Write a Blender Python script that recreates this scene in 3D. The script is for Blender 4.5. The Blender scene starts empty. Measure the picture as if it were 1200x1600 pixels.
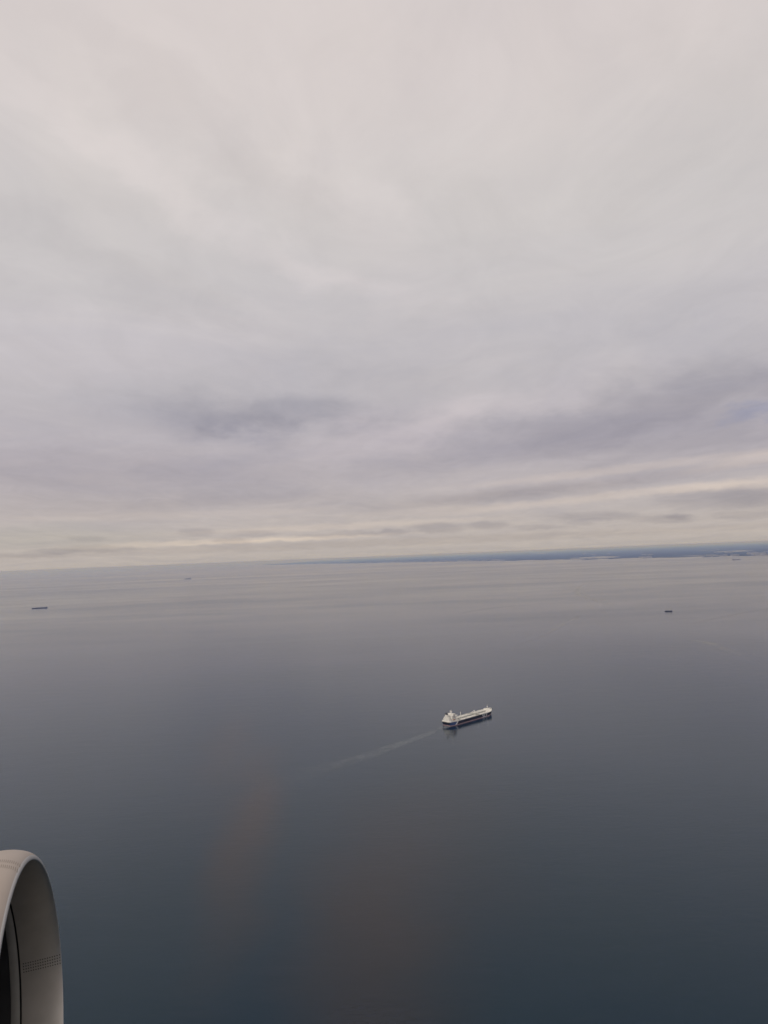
import bpy, bmesh, math, random
from mathutils import Vector, Matrix, noise
random.seed(7)
C = bpy.context.scene.collection
S = bpy.context.scene

# ------------------------------------------------------------------ camera
H = 560.0                       # metres above the sea
FP = 1155.0                     # focal length in photo pixels
PITCH = math.atan(69.0 / FP)
ROLL = math.atan(0.040)
CAM = Vector((0, 0, H))
r0 = Vector((1, 0, 0)); f0 = Vector((0, math.cos(PITCH), math.sin(PITCH))); u0 = r0.cross(f0)
RIGHT = r0 * math.cos(ROLL) - u0 * math.sin(ROLL)
UP = u0 * math.cos(ROLL) + r0 * math.sin(ROLL)
BACK = -f0
RM = Matrix((RIGHT, UP, BACK)).transposed()
cam = bpy.data.cameras.new('camera'); co = bpy.data.objects.new('camera', cam); C.objects.link(co)
co.matrix_world = Matrix.Translation(CAM) @ RM.to_4x4()
cam.sensor_fit = 'VERTICAL'; cam.sensor_height = 24; cam.lens = 24 * FP / 1600
cam.clip_start = 0.05; cam.clip_end = 4e6
S.camera = co
S.render.resolution_x = 768; S.render.resolution_y = 1024

def ray(px, py):                # direction of a photo pixel in the world
    return (RM @ Vector(((px - 600) / FP, -(py - 800) / FP, -1))).normalized()
def sea(px, py, z=0.0):         # where it meets the sea
    d = ray(px, py); return CAM + d * ((z - H) / d.z)
def azel(px, py):
    d = ray(px, py); return math.degrees(math.atan2(d.x, d.y)), math.degrees(math.asin(d.z))

# ------------------------------------------------------------------ world, sun, exposure
SUN_AZ, SUN_EL = math.radians(-110), math.radians(38)      # from the left and behind, above the overcast
S.view_settings.view_transform = 'Standard'; S.view_settings.look = 'None'
S.view_settings.exposure = 0; S.view_settings.gamma = 1; S.view_settings.use_curve_mapping = False
W = bpy.data.worlds.new('World'); S.world = W; W.use_nodes = True
nt = W.node_tree; N = nt.nodes; L = nt.links; N.clear()
def nd(t, **k):
    n = N.new(t)
    for a, v in k.items(): setattr(n, a, v)
    return n
def lin(c): return tuple(((v / 255 + .055) / 1.055) ** 2.4 if v > 10 else v / 3294 for v in c)
out = nd('ShaderNodeOutputWorld'); bg = nd('ShaderNodeBackground'); bg.inputs['Strength'].default_value = 0.1
L.new(bg.outputs[0], out.inputs[0])
sky = nd('ShaderNodeTexSky', sky_type='NISHITA', sun_disc=False)
sky.sun_elevation = SUN_EL; sky.sun_rotation = SUN_AZ
tc = nd('ShaderNodeTexCoord'); sep = nd('ShaderNodeSeparateXYZ'); L.new(tc.outputs['Generated'], sep.inputs[0])
def M(op, a, b=None, c=None):
    n = nd('ShaderNodeMath', operation=op)
    for i, v in enumerate((a, b, c)):
        if v is None: continue
        if isinstance(v, (int, float)): n.inputs[i].default_value = v
        else: L.new(v, n.inputs[i])
    return n.outputs[0]
def VM(op, a, b=None, c=None):
    n = nd('ShaderNodeVectorMath', operation=op)
    for i, v in enumerate((a, b, c)):
        if v is None: continue
        if isinstance(v, tuple): n.inputs[i].default_value = v
        else: L.new(v, n.inputs[i])
    return n.outputs[0] if op != 'LENGTH' else n.outputs['Value']
X, Y, Z = sep.outputs
az = M('MULTIPLY', M('ARCTAN2', X, Y), 57.29578)
el = M('MULTIPLY', M('ARCSINE', Z), 57.29578)
# cloud deck: the direction carried out to a flat layer overhead
zz = M('ADD', M('MAXIMUM', Z, 0.0), 0.07)
pl = nd('ShaderNodeCombineXYZ'); L.new(M('DIVIDE', X, zz), pl.inputs[0]); L.new(M('DIVIDE', Y, zz), pl.inputs[1])
def noise_w(vec, scale, detail, rough, mapping=None, dist=0.0):
    mp = nd('ShaderNodeMapping'); L.new(vec, mp.inputs[0])
    if mapping:
        mp.inputs['Location'].default_value = mapping[0]; mp.inputs['Rotation'].default_value = (0, 0, math.radians(mapping[1])); mp.inputs['Scale'].default_value = mapping[2]
    n = nd('ShaderNodeTexNoise'); L.new(mp.outputs[0], n.inputs['Vector'])
    n.inputs['Scale'].default_value = scale; n.inputs['Detail'].default_value = detail; n.inputs['Roughness'].default_value = rough
    n.inputs['Distortion'].default_value = dist
    return n
# angle space, gently warped so the banks of cloud have ragged edges
ang = nd('ShaderNodeCombineXYZ'); L.new(az, ang.inputs[0]); L.new(el, ang.inputs[1])
w1 = noise_w(ang.outputs[0], 0.14, 6, 0.56, ((3, 1, 0), 4, (0.7, 1.5, 1)))
w2 = noise_w(ang.outputs[0], 1.1, 4, 0.6, ((3, 1, 0), 0, (0.7, 1.2, 1)))
w1c = VM('SUBTRACT', w1.outputs['Color'], (0.5, 0.5, 0.5))
warpamp = M('MINIMUM', M('MULTIPLY_ADD', M('MAXIMUM', el, 0.0), 0.75, 0.35), 8.0)
wv = nd('ShaderNodeCombineXYZ'); L.new(M('MULTIPLY', warpamp, 2.6), wv.inputs[0]); L.new(M('MULTIPLY', warpamp, 0.95), wv.inputs[1])
angw = VM('MULTIPLY_ADD', w1c, wv.outputs[0], ang.outputs[0])
# base colour by height
rp = nd('ShaderNodeValToRGB'); rp.color_ramp.interpolation = 'B_SPLINE'
stops = [(-20, (150, 147, 146)), (0, (186, 177, 171)), (1.2, (189, 179, 173)), (2.8, (188, 179, 176)), (5, (184, 176, 178)), (8.5, (184, 177, 183)),
         (12.5, (189, 184, 187)), (17, (198, 193, 196)), (22, (204, 199, 198)), (28, (209, 203, 201)), (36, (213, 204, 202)), (50, (219, 210, 208)), (90, (226, 222, 220))]
cr = rp.color_ramp
while len(cr.elements) > 1: cr.elements.remove(cr.elements[-1])
for i, (e, c) in enumerate(stops):
    pos = (e + 20) / 110
    el_ = cr.elements[0] if i == 0 else cr.elements.new(pos)
    el_.position = pos; el_.color = (*lin(c), 1)
L.new(M('DIVIDE', M('ADD', el, 20), 110), rp.inputs[0])
acc = VM('MULTIPLY', rp.outputs[0], (10.0, 10.0, 10.0))
# mottling of the deck: broad, medium, fine
n1 = noise_w(pl.outputs[0], 0.8, 6, 0.62, ((2.3, 5.1, 0), -12, (1.0, 0.75, 1)), 0.9)
n2 = noise_w(pl.outputs[0], 3.2, 7, 0.62, ((7.3, 1.1, 0), 12, (1.0, 0.6, 1)), 1.3)
n3 = noise_w(ang.outputs[0], 0.9, 4, 0.55, ((1, 4, 0), -3, (0.07, 1.1, 1)))
mot = M('MULTIPLY_ADD', M('SUBTRACT', n1.outputs['Fac'], 0.5), 0.24, M('MULTIPLY_ADD', M('SUBTRACT', n2.outputs['Fac'], 0.5), 0.17, 1.0))
lowf = nd('ShaderNodeMapRange', interpolation_type='SMOOTHSTEP'); L.new(el, lowf.inputs['Value'])
lowf.inputs['From Min'].default_value = 16; lowf.inputs['From Max'].default_value = 1.0
lowf.inputs['To Min'].default_value = 0; lowf.inputs['To Max'].default_value = 0.09
mot = M('MULTIPLY_ADD', M('SUBTRACT', n3.outputs['Fac'], 0.5), lowf.outputs[0], mot)
mc = nd('ShaderNodeCombineXYZ')
for i in range(3): L.new(mot, mc.inputs[i])
acc = VM('MULTIPLY', acc, mc.outputs[0])
# blue-violet where the deck is thick, warm where it is thin
tint = M('SUBTRACT', n1.outputs['Fac'], 0.5)
tv = nd('ShaderNodeCombineXYZ')
for i in range(3): L.new(tint, tv.inputs[i])
acc = VM('MULTIPLY_ADD', tv.outputs[0], (0.6, 0.35, -0.2), acc)
K = 1155 / 57.3
angp = VM('MULTIPLY_ADD', VM('SUBTRACT', w2.outputs['Color'], (0.5, 0.5, 0.5)), (1.5, 0.42, 0.0), ang.outputs[0])
def bank(px, py, w, h, tilt, col, soft=1.0, warp=True):       # a bank or a gap in the cloud: centre, half size in degrees, colour change
    global acc
    a, e = azel(px, py)
    mp = nd('ShaderNodeMapping', vector_type='TEXTURE'); L.new(angw if warp else angp, mp.inputs[0])
    mp.inputs['Location'].default_value = (a, e, 0); mp.inputs['Rotation'].default_value = (0, 0, math.radians(tilt - 2.3))
    mp.inputs['Scale'].default_value = (w / K, h / K, 1)
    ln = VM('LENGTH', mp.outputs[0])
    mr = nd('ShaderNodeMapRange', interpolation_type='SMOOTHERSTEP'); L.new(ln, mr.inputs['Value'])
    mr.inputs['From Min'].default_value = 1 - soft; mr.inputs['From Max'].default_value = 1 + soft * 0.9
    mr.inputs['To Min'].default_value = 1; mr.inputs['To Max'].default_value = 0
    v = nd('ShaderNodeCombineXYZ')
    for i in range(3): L.new(mr.outputs[0], v.inputs[i])
    acc = VM('MULTIPLY_ADD', v.outputs[0], col, acc)
DB = (-0.85, -0.76, -0.66); DG = (-0.8, -0.75, -0.68); CRM = (1.0, 0.72, 0.38); PNK = (0.8, 0.62, 0.6)
def k_(c, s): return tuple(v * s for v in c)
bank(425, 650, 160, 32, 0, k_(DB, 1.25))
bank(395, 672, 45, 22, -20, k_(DB, 0.6))
bank(960, 650, 300, 30, 6, k_(DB, 0.9))
bank(1150, 672, 170, 40, 4, k_(DB, 0.5))
bank(790, 705, 190, 20, 6, k_(DB, 0.65))
bank(1060, 700, 170, 18, 12, k_(DB, 0.5))
bank(1190, 664, 60, 8, 4, (-0.6, -0.4, 0.0))
bank(1120, 600, 220, 45, 8, k_(DG, 0.7))
bank(690, 510, 260, 55, 3, k_(DB, 0.35))
bank(120, 745, 330, 38, 2, k_(DG, 0.6))
bank(300, 792, 260, 12, 3, k_(DG, 0.45))
bank(800, 775, 260, 12, 6, k_(DG, 0.45))
bank(600, 180, 500, 90, 10, k_(PNK, 0.25))
bank(560, 350, 130, 50, -30, k_(PNK, 0.4))
bank(170, 530, 240, 45, 8, k_(PNK, 0.45))
bank(640, 665, 130, 30, 14, k_(PNK, 0.75))
bank(820, 610, 150, 22, 10, k_(PNK, 0.4))
bank(1010, 769, 230, 6, 5, k_(CRM, 0.85), 0.8, False)
bank(1180, 757, 110, 6, 1, k_(CRM, 0.9), 0.8, False)
bank(1010, 729, 250, 6, 5, k_(CRM, 0.7), 0.8, False)
bank(1190, 716, 90, 8, 8, k_(CRM, 0.9), 0.8, False)
bank(850, 766, 230, 8, 5.5, k_(DG, 0.55), 0.8, False)
bank(720, 797, 160, 7, 3, k_(CRM, 0.45), 0.9, False)
bank(540, 822, 230, 5, 3, k_(CRM, 0.7), 0.8, False)
bank(320, 847, 170, 4, 3, k_(CRM, 1.0), 0.8, False)
bank(470, 842, 150, 2.5, 3, k_(CRM, 0.9), 0.8, False)
bank(250, 806, 260, 6, 3, k_(CRM, 0.35), 0.9, False)
bank(620, 847, 620, 6, 2.3, k_(DG, 0.55), 0.7, False)
bank(60, 840, 160, 18, 2, k_((-0.4, -0.25, -0.35), 0.8))
bank(330, 340, 340, 28, -24, k_(PNK, 0.5))
bank(310, 205, 260, 32, -26, k_(DG, 0.35))
bank(190, 420, 260, 24, -16, k_(DG, 0.4))
bank(560, 450, 160, 18, -8, k_(PNK, 0.35))
# small flat-based clouds low over the horizon
def puff(px, py, w, h, s=1.0):
    bank(px, py, w, h, 0, k_((-1.05, -0.92, -0.72), 0.85 * s), 0.6, False)
for q in ((683, 825, 44, 8.5), (765, 821, 32, 6, .9), (615, 831, 22, 5, .9), (560, 833, 40, 4.5, .8), (505, 837, 36, 3, .7), (1042, 811, 42, 6), (1062, 807, 16, 5, .7), (935, 807, 66, 7, .9),
          (1120, 779, 85, 15, .85), (1190, 775, 60, 18, .6), (1165, 805, 45, 6, .8), (840, 824, 34, 4, .6), (905, 818, 24, 4, .5), (363, 845, 28, 5.5, .9), (312, 831, 26, 6, .8), (398, 833, 36, 5, .7),
          (150, 857, 46, 5.5, .8), (85, 861, 34, 4, .7), (140, 842, 26, 4, .5), (30, 868, 50, 3, .5)):
    puff(*q)
mix = nd('ShaderNodeMixRGB'); mix.inputs[0].default_value = 0.97
skc = VM('MULTIPLY', sky.outputs[0], (1, 1, 1))
L.new(skc, mix.inputs[1]); L.new(acc, mix.inputs[2]); L.new(mix.outputs[0], bg.inputs['Color'])
W.cycles.sampling_method = 'MANUAL'; W.cycles.sample_map_resolution = 1024

sun = bpy.data.lights.new('sun', 'SUN'); sun.energy = 1.1; sun.angle = math.radians(25); sun.color = (1, 0.90, 0.78)
so = bpy.data.objects.new('sun', sun); C.objects.link(so)
sd = Vector((math.sin(SUN_AZ) * math.cos(SUN_EL), math.cos(SUN_AZ) * math.cos(SUN_EL), math.sin(SUN_EL)))
so.rotation_euler = sd.to_track_quat('Z', 'Y').to_euler()
S.cycles.volume_bounces = 4; S.cycles.max_bounces = 8

# ------------------------------------------------------------------ helpers
def tag(o, label=None, cat=None, group=None, kind=None):
    if label: o['label'] = label
    if cat: o['category'] = cat
    if group: o['group'] = group
    if kind: o['kind'] = kind
    return o
def obj(name, bm, mat=None, parent=None, smooth=False, mats=None):
    me = bpy.data.meshes.new(name); bm.to_mesh(me); bm.free()
    for m in (mats or [mat]): me.materials.append(m)
    if smooth:
        for p in me.polygons: p.use_smooth = True
    o = bpy.data.objects.new(name, me); C.objects.link(o)
    if parent: o.parent = parent
    return o
def empty(name, mw):
    o = bpy.data.objects.new(name, None); C.objects.link(o); o.matrix_world = mw; return o
def box(bm, x0, x1, y0, y1, z0, z1, tx=0.0, ty=0.0):
    v = [bm.verts.new(p) for p in ((x0, y0, z0), (x1, y0, z0), (x1, y1, z0), (x0, y1, z0),
                                  (x0 + tx, y0 + ty, z1), (x1 - tx, y0 + ty, z1), (x1 - tx, y1 - ty, z1), (x0 + tx, y1 - ty, z1))]
    for f in ((0, 3, 2, 1), (4, 5, 6, 7), (0, 1, 5, 4), (1, 2, 6, 5), (2, 3, 7, 6), (3, 0, 4, 7)): bm.faces.new([v[i] for i in f])
def tube(bm, a, b, r, n=8, r2=None):
    a, b = Vector(a), Vector(b); d = (b - a).normalized()
    s = d.orthogonal().normalized(); t = d.cross(s); r2 = r if r2 is None else r2
    A = [bm.verts.new(a + (s * math.cos(2 * math.pi * i / n) + t * math.sin(2 * math.pi * i / n)) * r) for i in range(n)]
    B = [bm.verts.new(b + (s * math.cos(2 * math.pi * i / n) + t * math.sin(2 * math.pi * i / n)) * r2) for i in range(n)]
    for i in range(n): bm.faces.new((A[i], A[(i + 1) % n], B[(i + 1) % n], B[i]))
    bm.faces.new(A[::-1]); bm.faces.new(B)
def mat(name, col, rough=0.5, metal=0.0, spec=0.5, var=0.0, vscale=1.0, bump=0.0, bscale=1.0):
    m = bpy.data.materials.new(name); m.use_nodes = True; t = m.node_tree; b = t.nodes['Principled BSDF']
    b.inputs['Base Color'].default_value = (*col, 1); b.inputs['Roughness'].default_value = rough
    b.inputs['Metallic'].default_value = metal; b.inputs['Specular IOR Level'].default_value = spec
    if var or bump:
        tcn = t.nodes.new('ShaderNodeTexCoord'); n = t.nodes.new('ShaderNodeTexNoise'); n.inputs['Scale'].default_value = vscale; n.inputs['Detail'].default_value = 6
        t.links.new(tcn.outputs['Object'], n.inputs['Vector'])
        mr = t.nodes.new('ShaderNodeMapRange'); mr.inputs['From Min'].default_value = 0.3; mr.inputs['From Max'].default_value = 0.7
        mr.inputs['To Min'].default_value = 1 - var; mr.inputs['To Max'].default_value = 1 + var
        t.links.new(n.outputs['Fac'], mr.inputs['Value'])
        v = t.nodes.new('ShaderNodeVectorMath'); v.operation = 'SCALE'; v.inputs[0].default_value = col
        t.links.new(mr.outputs[0], v.inputs['Scale']); t.links.new(v.outputs[0], b.inputs['Base Color'])
        if bump:
            n2_ = t.nodes.new('ShaderNodeTexNoise'); n2_.inputs['Scale'].default_value = bscale; t.links.new(tcn.outputs['Object'], n2_.inputs['Vector'])
            bp = t.nodes.new('ShaderNodeBump'); bp.inputs['Strength'].default_value = bump; t.links.new(n2_.outputs['Fac'], bp.inputs['Height'])
            t.links.new(bp.outputs[0], b.inputs['Normal'])
    return m

# ------------------------------------------------------------------ sea
PANE_REFLECTIONS = [(-55, 1150, 100, 400, 3, 0.75), (20, 1500, 180, 420, -8, 0.45), (-335, 1680, 60, 480, 6, 1.0), (-520, 2300, 70, 500, 8, 0.5)]     # brown window-reflection patches: x, y, half width, half length, turn, strength
def water_material(name, base=(0.0003, 0.0100, 0.0225)):
    m = bpy.data.materials.new(name); m.use_nodes = True; t = m.node_tree; b = t.nodes['Principled BSDF']; ln = t.links
    g = t.nodes.new('ShaderNodeNewGeometry')
    def nz(scale, detail, rough, sc=(1, 1, 1), rot=0.0, loc=(0, 0, 0), dist=0.0):
        mp = t.nodes.new('ShaderNodeMapping'); ln.new(g.outputs['Position'], mp.inputs[0])
        mp.inputs['Scale'].default_value = sc; mp.inputs['Rotation'].default_value = (0, 0, math.radians(rot)); mp.inputs['Location'].default_value = loc
        n = t.nodes.new('ShaderNodeTexNoise'); ln.new(mp.outputs[0], n.inputs['Vector']); n.inputs['Scale'].default_value = scale
        n.inputs['Detail'].default_value = detail; n.inputs['Roughness'].default_value = rough; n.inputs['Distortion'].default_value = dist
        return n.outputs['Fac']
    def mr(v, a, b_, c, d):
        n = t.nodes.new('ShaderNodeMapRange'); n.interpolation_type = 'SMOOTHSTEP'; ln.new(v, n.inputs['Value'])
        for k, x in zip(('From Min', 'From Max', 'To Min', 'To Max'), (a, b_, c, d)): n.inputs[k].default_value = x
        return n.outputs[0]
    def mm(op, a, b_):
        n = t.nodes.new('ShaderNodeMath'); n.operation = op
        for i, x in enumerate((a, b_)):
            if isinstance(x, (int, float)): n.inputs[i].default_value = x
            else: ln.new(x, n.inputs[i])
        return n.outputs[0]
    # wind patches: near (hundreds of metres) and far (kilometres), drawn out across the wind
    pa = nz(1 / 900., 5, 0.6, (0.45, 1.0, 1), 8, (1.7, 0.4, 0), 0.4)
    pb = nz(1 / 6000., 7, 0.62, (0.28, 1.0, 1), 5, (5.2, 3.3, 0), 0.3)
    pc = nz(1 / 2200., 6, 0.6, (0.2, 1.0, 1), -6, (1.2, 7.7, 0), 0.5)
    wind = mm('ADD', mm('MULTIPLY', pa, 0.25), mm('ADD', mm('MULTIPLY', pb, 0.4), mm('MULTIPLY', pc, 0.35)))
    ro = mr(wind, 0.38, 0.62, 0.08, 0.17)
    ln.new(ro, b.inputs['Roughness'])
    # waves
    h1 = nz(1 / 14., 4, 0.62, (0.55, 1.2, 1), 12)
    h2 = nz(1 / 55., 2, 0.5, (0.5, 1.1, 1), -10)
    h3 = nz(1 / 3.0, 2, 0.5, (0.7, 1.1, 1), 20)
    hh = mm('ADD', mm('MULTIPLY', h1, 0.80), mm('ADD', mm('MULTIPLY', h2, 0.9), mm('MULTIPLY', h3, 0.10)))
    bp = t.nodes.new('ShaderNodeBump'); bp.inputs['Distance'].default_value = 1.0
    ln.new(mr(wind, 0.38, 0.62, 0.34, 0.74), bp.inputs['Strength']); ln.new(hh, bp.inputs['Height']); ln.new(bp.outputs[0], b.inputs['Normal'])
    b.inputs['Base Color'].default_value = (*base, 1); b.inputs['IOR'].default_value = 1.333; b.inputs['Specular IOR Level'].default_value = 0.44; b.inputs['Specular Tint'].default_value = (0.15, 0.68, 1.0, 1)
    # slightly milkier drifts of water
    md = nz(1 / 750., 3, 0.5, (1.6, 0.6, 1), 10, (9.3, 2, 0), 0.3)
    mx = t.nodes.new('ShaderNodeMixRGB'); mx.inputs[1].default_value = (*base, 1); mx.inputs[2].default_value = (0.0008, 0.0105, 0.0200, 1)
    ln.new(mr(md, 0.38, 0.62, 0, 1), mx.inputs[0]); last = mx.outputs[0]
    # cabin-window reflections painted into the water colour as soft brown patches
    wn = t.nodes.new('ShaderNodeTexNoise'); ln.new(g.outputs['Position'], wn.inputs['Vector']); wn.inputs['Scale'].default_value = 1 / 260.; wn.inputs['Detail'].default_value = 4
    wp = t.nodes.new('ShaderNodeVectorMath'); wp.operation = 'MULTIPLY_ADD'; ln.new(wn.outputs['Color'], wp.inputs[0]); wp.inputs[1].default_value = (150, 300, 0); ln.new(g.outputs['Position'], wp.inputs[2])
    for (cx, cy, w_, l_, rot, am) in PANE_REFLECTIONS:
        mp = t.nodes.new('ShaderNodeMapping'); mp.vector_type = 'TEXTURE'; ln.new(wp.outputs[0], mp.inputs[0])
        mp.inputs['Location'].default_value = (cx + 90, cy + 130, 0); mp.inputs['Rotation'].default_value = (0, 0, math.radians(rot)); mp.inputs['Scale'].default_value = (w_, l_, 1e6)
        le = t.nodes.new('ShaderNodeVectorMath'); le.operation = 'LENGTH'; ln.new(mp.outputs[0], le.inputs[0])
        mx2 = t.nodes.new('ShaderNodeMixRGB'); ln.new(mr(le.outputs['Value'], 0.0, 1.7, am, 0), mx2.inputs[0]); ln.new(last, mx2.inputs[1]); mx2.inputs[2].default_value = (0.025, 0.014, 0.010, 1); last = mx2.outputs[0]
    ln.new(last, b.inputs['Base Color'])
    return m
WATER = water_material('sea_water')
bm = bmesh.new(); rings = []
NA = 96; rr = [0.0] + [60 * (1.32 ** i) for i in range(37)]
rr = [r for r in rr if r < 1.4e6] + [1.4e6]
c0 = bm.verts.new((0, 0, 0)); prev = None
for r in rr[1:]:
    ring = [bm.verts.new((r * math.sin(2 * math.pi * i / NA), r * math.cos(2 * math.pi * i / NA), 0)) for i in range(NA)]
    for i in range(NA):
        j = (i + 1) % NA
        if prev is None: bm.faces.new((c0, ring[j], ring[i]))
        else: bm.faces.new((prev[i], prev[j], ring[j], ring[i]))
    prev = ring
bmesh.ops.recalc_face_normals(bm, faces=bm.faces)
if bm.faces[0].normal.z < 0: bmesh.ops.reverse_faces(bm, faces=bm.faces)
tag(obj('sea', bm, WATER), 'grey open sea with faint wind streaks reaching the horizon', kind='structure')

# ------------------------------------------------------------------ far coast
def interp(tab, x):
    if x <= tab[0][0]: return tab[0][1]
    for (a, p), (b, q) in zip(tab, tab[1:]):
        if x <= b: return p + (q - p) * (x - a) / (b - a)
    return tab[-1][1]
def hor(px): return 869 + (600 - px) * 0.040
NEARY = [(415, 882.8), (500, 881.2), (600, 879.4), (700, 878), (800, 876.3), (900, 873.9), (1000, 872), (1060, 871.2), (1100, 869.8), (1200, 868.4), (1350, 864), (1700, 853), (2600, 818)]
FARD = [(415, 6.0), (500, 3.3), (600, 1.7), (700, 0.9), (800, 0.5), (1000, 0.35), (2600, 0.3)]   # pixels below the true horizon
POOLS = [(932, 871.1, 42, 1.25), (1147, 861.2, 33, 0.95), (1092, 867.7, 36, 0.32), (1100, 860.6, 24, 0.3), (848, 864.5, 10, 0.5), (540, 877.3, 8, 0.3)]
def shore_y(px):
    return interp(NEARY, px) + 0.55 * (noise.noise(Vector((px * 0.03, 1.7, 0))) + 0.6 * noise.noise(Vector((px * 0.11, 5.7, 0)))) * min(1, max(0.1, (px - 415) / 200))
def pool_mask(px, py):
    m = 1.0
    for (a, b, w, h) in POOLS:
        d = math.hypot((px - a) / w, (py - b) / h); m = min(m, max(0.0, min(1.0, (d - 1.25) / 0.7)))
    return m
cols_ = [415 + i * 3.2 for i in range(270)] + [1280 + i * 22 for i in range(58)]
NV = 34
bm = bmesh.new(); grid = []
for px in cols_:
    y0 = shore_y(px); y1 = hor(px) + interp(FARD, px)
    col = []
    for k in range(NV + 1):
        t = k / NV; d0 = y0 - hor(px); d1 = min(y1 - hor(px), d0 * 0.97)
        dd = d0 + (d1 - d0) * t
        py = hor(px) + dd
        p = sea(px, py)
        if k == 0: z = 0.6
        else:
            hgt = 9 + 13 * noise.noise(Vector((p.x / 9000, p.y / 9000, 0))) + 8 * noise.noise(Vector((p.x / 2500, p.y / 2500, 3)))
            z = 2.5 + max(0.0, hgt) * min(1, k / 3) * pool_mask(px, py) * min(1.0, 6 / max(1, NV - k + 1) + 0.75)
        col.append(bm.verts.new((p.x, p.y, z)))
    grid.append(col)
for a, b in zip(grid, grid[1:]):
    for k in range(NV): bm.faces.new((a[k], b[k], b[k + 1], a[k + 1]))
def land_material():
    m = bpy.data.materials.new('wooded_land'); m.use_nodes = True; t = m.node_tree; b = t.nodes['Principled BSDF']; ln = t.links
    g = t.nodes.new('ShaderNodeNewGeometry'); n = t.nodes.new('ShaderNodeTexNoise'); n.inputs['Scale'].default_value = 1 / 2500.; n.inputs['Detail'].default_value = 8; n.inputs['Roughness'].default_value = 0.65
    ln.new(g.outputs['Position'], n.inputs['Vector'])
    r = t.nodes.new('ShaderNodeValToRGB'); ln.new(n.outputs['Fac'], r.inputs[0]); e = r.color_ramp.elements
    e[0].position = 0.35; e[0].color = (0.022, 0.032, 0.030, 1); e[1].position = 0.72; e[1].color = (0.11, 0.105, 0.085, 1)
    x = e.new(0.56); x.color = (0.040, 0.050, 0.042, 1)
    ln.new(r.outputs[0], b.inputs['Base Color']); b.inputs['Roughness'].default_value = 0.95; b.inputs['Specular IOR Level'].default_value = 0.1
    return m
LAND = land_material()
tag(obj('land', bm, LAND, smooth=True), 'low blue-grey wooded coast along the horizon, right half', kind='structure')
# pale sand and surf line along the shore
bm = bmesh.new(); pa_ = None
SAND = mat('pale_sand', (0.52, 0.47, 0.40), 0.9, var=0.2, vscale=0.0015)
for px in [430 + i * 3.2 for i in range(250)]:
    y0 = shore_y(px); wd = 0.28 + 0.42 * max(0, noise.noise(Vector((px * 0.045, 9, 0)))) + 0.25 * max(0, noise.noise(Vector((px * 0.21, 4, 0))))
    wd *= min(1, (px - 420) / 80)
    q = [bm.verts.new(sea(px, y0 + wd, 0.4)), bm.verts.new(sea(px, y0 - 0.12, 3.3))]
    if pa_: bm.faces.new((pa_[0], q[0], q[1], pa_[1]))
    pa_ = q
tag(obj('beach', bm, SAND), 'thin pale strip of sand along the far shore', kind='structure')
# lagoons and inlets lying in the land
for i, (a, b, w, h) in enumerate(POOLS):
    bm = bmesh.new(); n = 48; ring = []
    for k in range(n):
        t = 2 * math.pi * k / n; rr_ = 1 + 0.35 * noise.noise(Vector((math.cos(t) * 1.3, math.sin(t) * 1.3, i * 3.1))) + 0.15 * noise.noise(Vector((math.cos(t) * 5, math.sin(t) * 5, i)))
        ring.append(bm.verts.new(sea(a + w * rr_ * math.cos(t), b - 0.04 * w * rr_ * math.cos(t) - h * rr_ * math.sin(t), 4.5)))
    bm.faces.new(ring)
    tag(obj('lagoon', bm, WATER), ['pale inlet behind the shore, left of the pair of bright waters', 'pale lagoon far inland at the right edge', 'narrow inlet along the shore below the lagoon', 'thin pale arm of the inland lagoon', 'tiny pale lake inland', 'tiny pale lake near the tip of the coast'][i], kind='structure')
# low dark islets in front of the inlet
def islet(px, py, w, h, label, seed):
    bm = bmesh.new(); n = 40; rings_ = []
    for s_, z in ((1.0, -0.5), (0.9, 9.0), (0.5, 20.0)):
        rings_.append([bm.verts.new(sea(px + w * s_ * (1 + 0.3 * noise.noise(Vector((math.cos(2 * math.pi * k / n) * 2, math.sin(2 * math.pi * k / n) * 2, seed)))) * math.cos(2 * math.pi * k / n),
                       py - 0.04 * w * math.cos(2 * math.pi * k / n) - h * s_ * math.sin(2 * math.pi * k / n)) + Vector((0, 0, z))) for k in range(n)])
    for A, B in zip(rings_, rings_[1:]):
        for k in range(n): bm.faces.new((A[k], A[(k + 1) % n], B[(k + 1) % n], B[k]))
    bm.faces.new(rings_[-1]); bmesh.ops.recalc_face_normals(bm, faces=bm.faces)
    tag(obj('island', bm, LAND), label, kind='structure')
islet(922, 873.9, 16, 0.30, 'longer low dark islet before the pale inlet', 1.0)
islet(961, 872.9, 12, 0.28, 'shorter low dark islet at the right of the inlet', 2.0)
islet(1104, 870.2, 7, 0.2, 'tiny dark islet off the shore under the lagoon', 3.0)
islet(1119, 869.7, 6, 0.2, 'small dark islet beside the tiny one', 4.0)
# towns: a scatter of pale blocks nobody could count
bm = bmesh.new()
TOWN = mat('pale_buildings', (0.36, 0.35, 0.33), 0.8)
for i in range(260):
    px = 470 + 740 * random.random() ** 0.8
    if noise.noise(Vector((px * 0.02, 3.3, 0))) < -0.12: continue
    y0 = shore_y(px); d0 = y0 - hor(px); py = y0 - d0 * (0.02 + 0.5 * random.random() ** 3.2)
    if pool_mask(px, py) < 0.5: continue
    p = sea(px, py); a = 60 + 200 * random.random() ** 2; hh_ = 14 + 34 * random.random() ** 2
    box(bm, p.x - a, p.x + a, p.y - 40, p.y + 40, 3, 30 + hh_)
tag(obj('coastal_town', bm, TOWN), 'tiny pale buildings scattered along the distant coast', 'town', kind='stuff')

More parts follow.
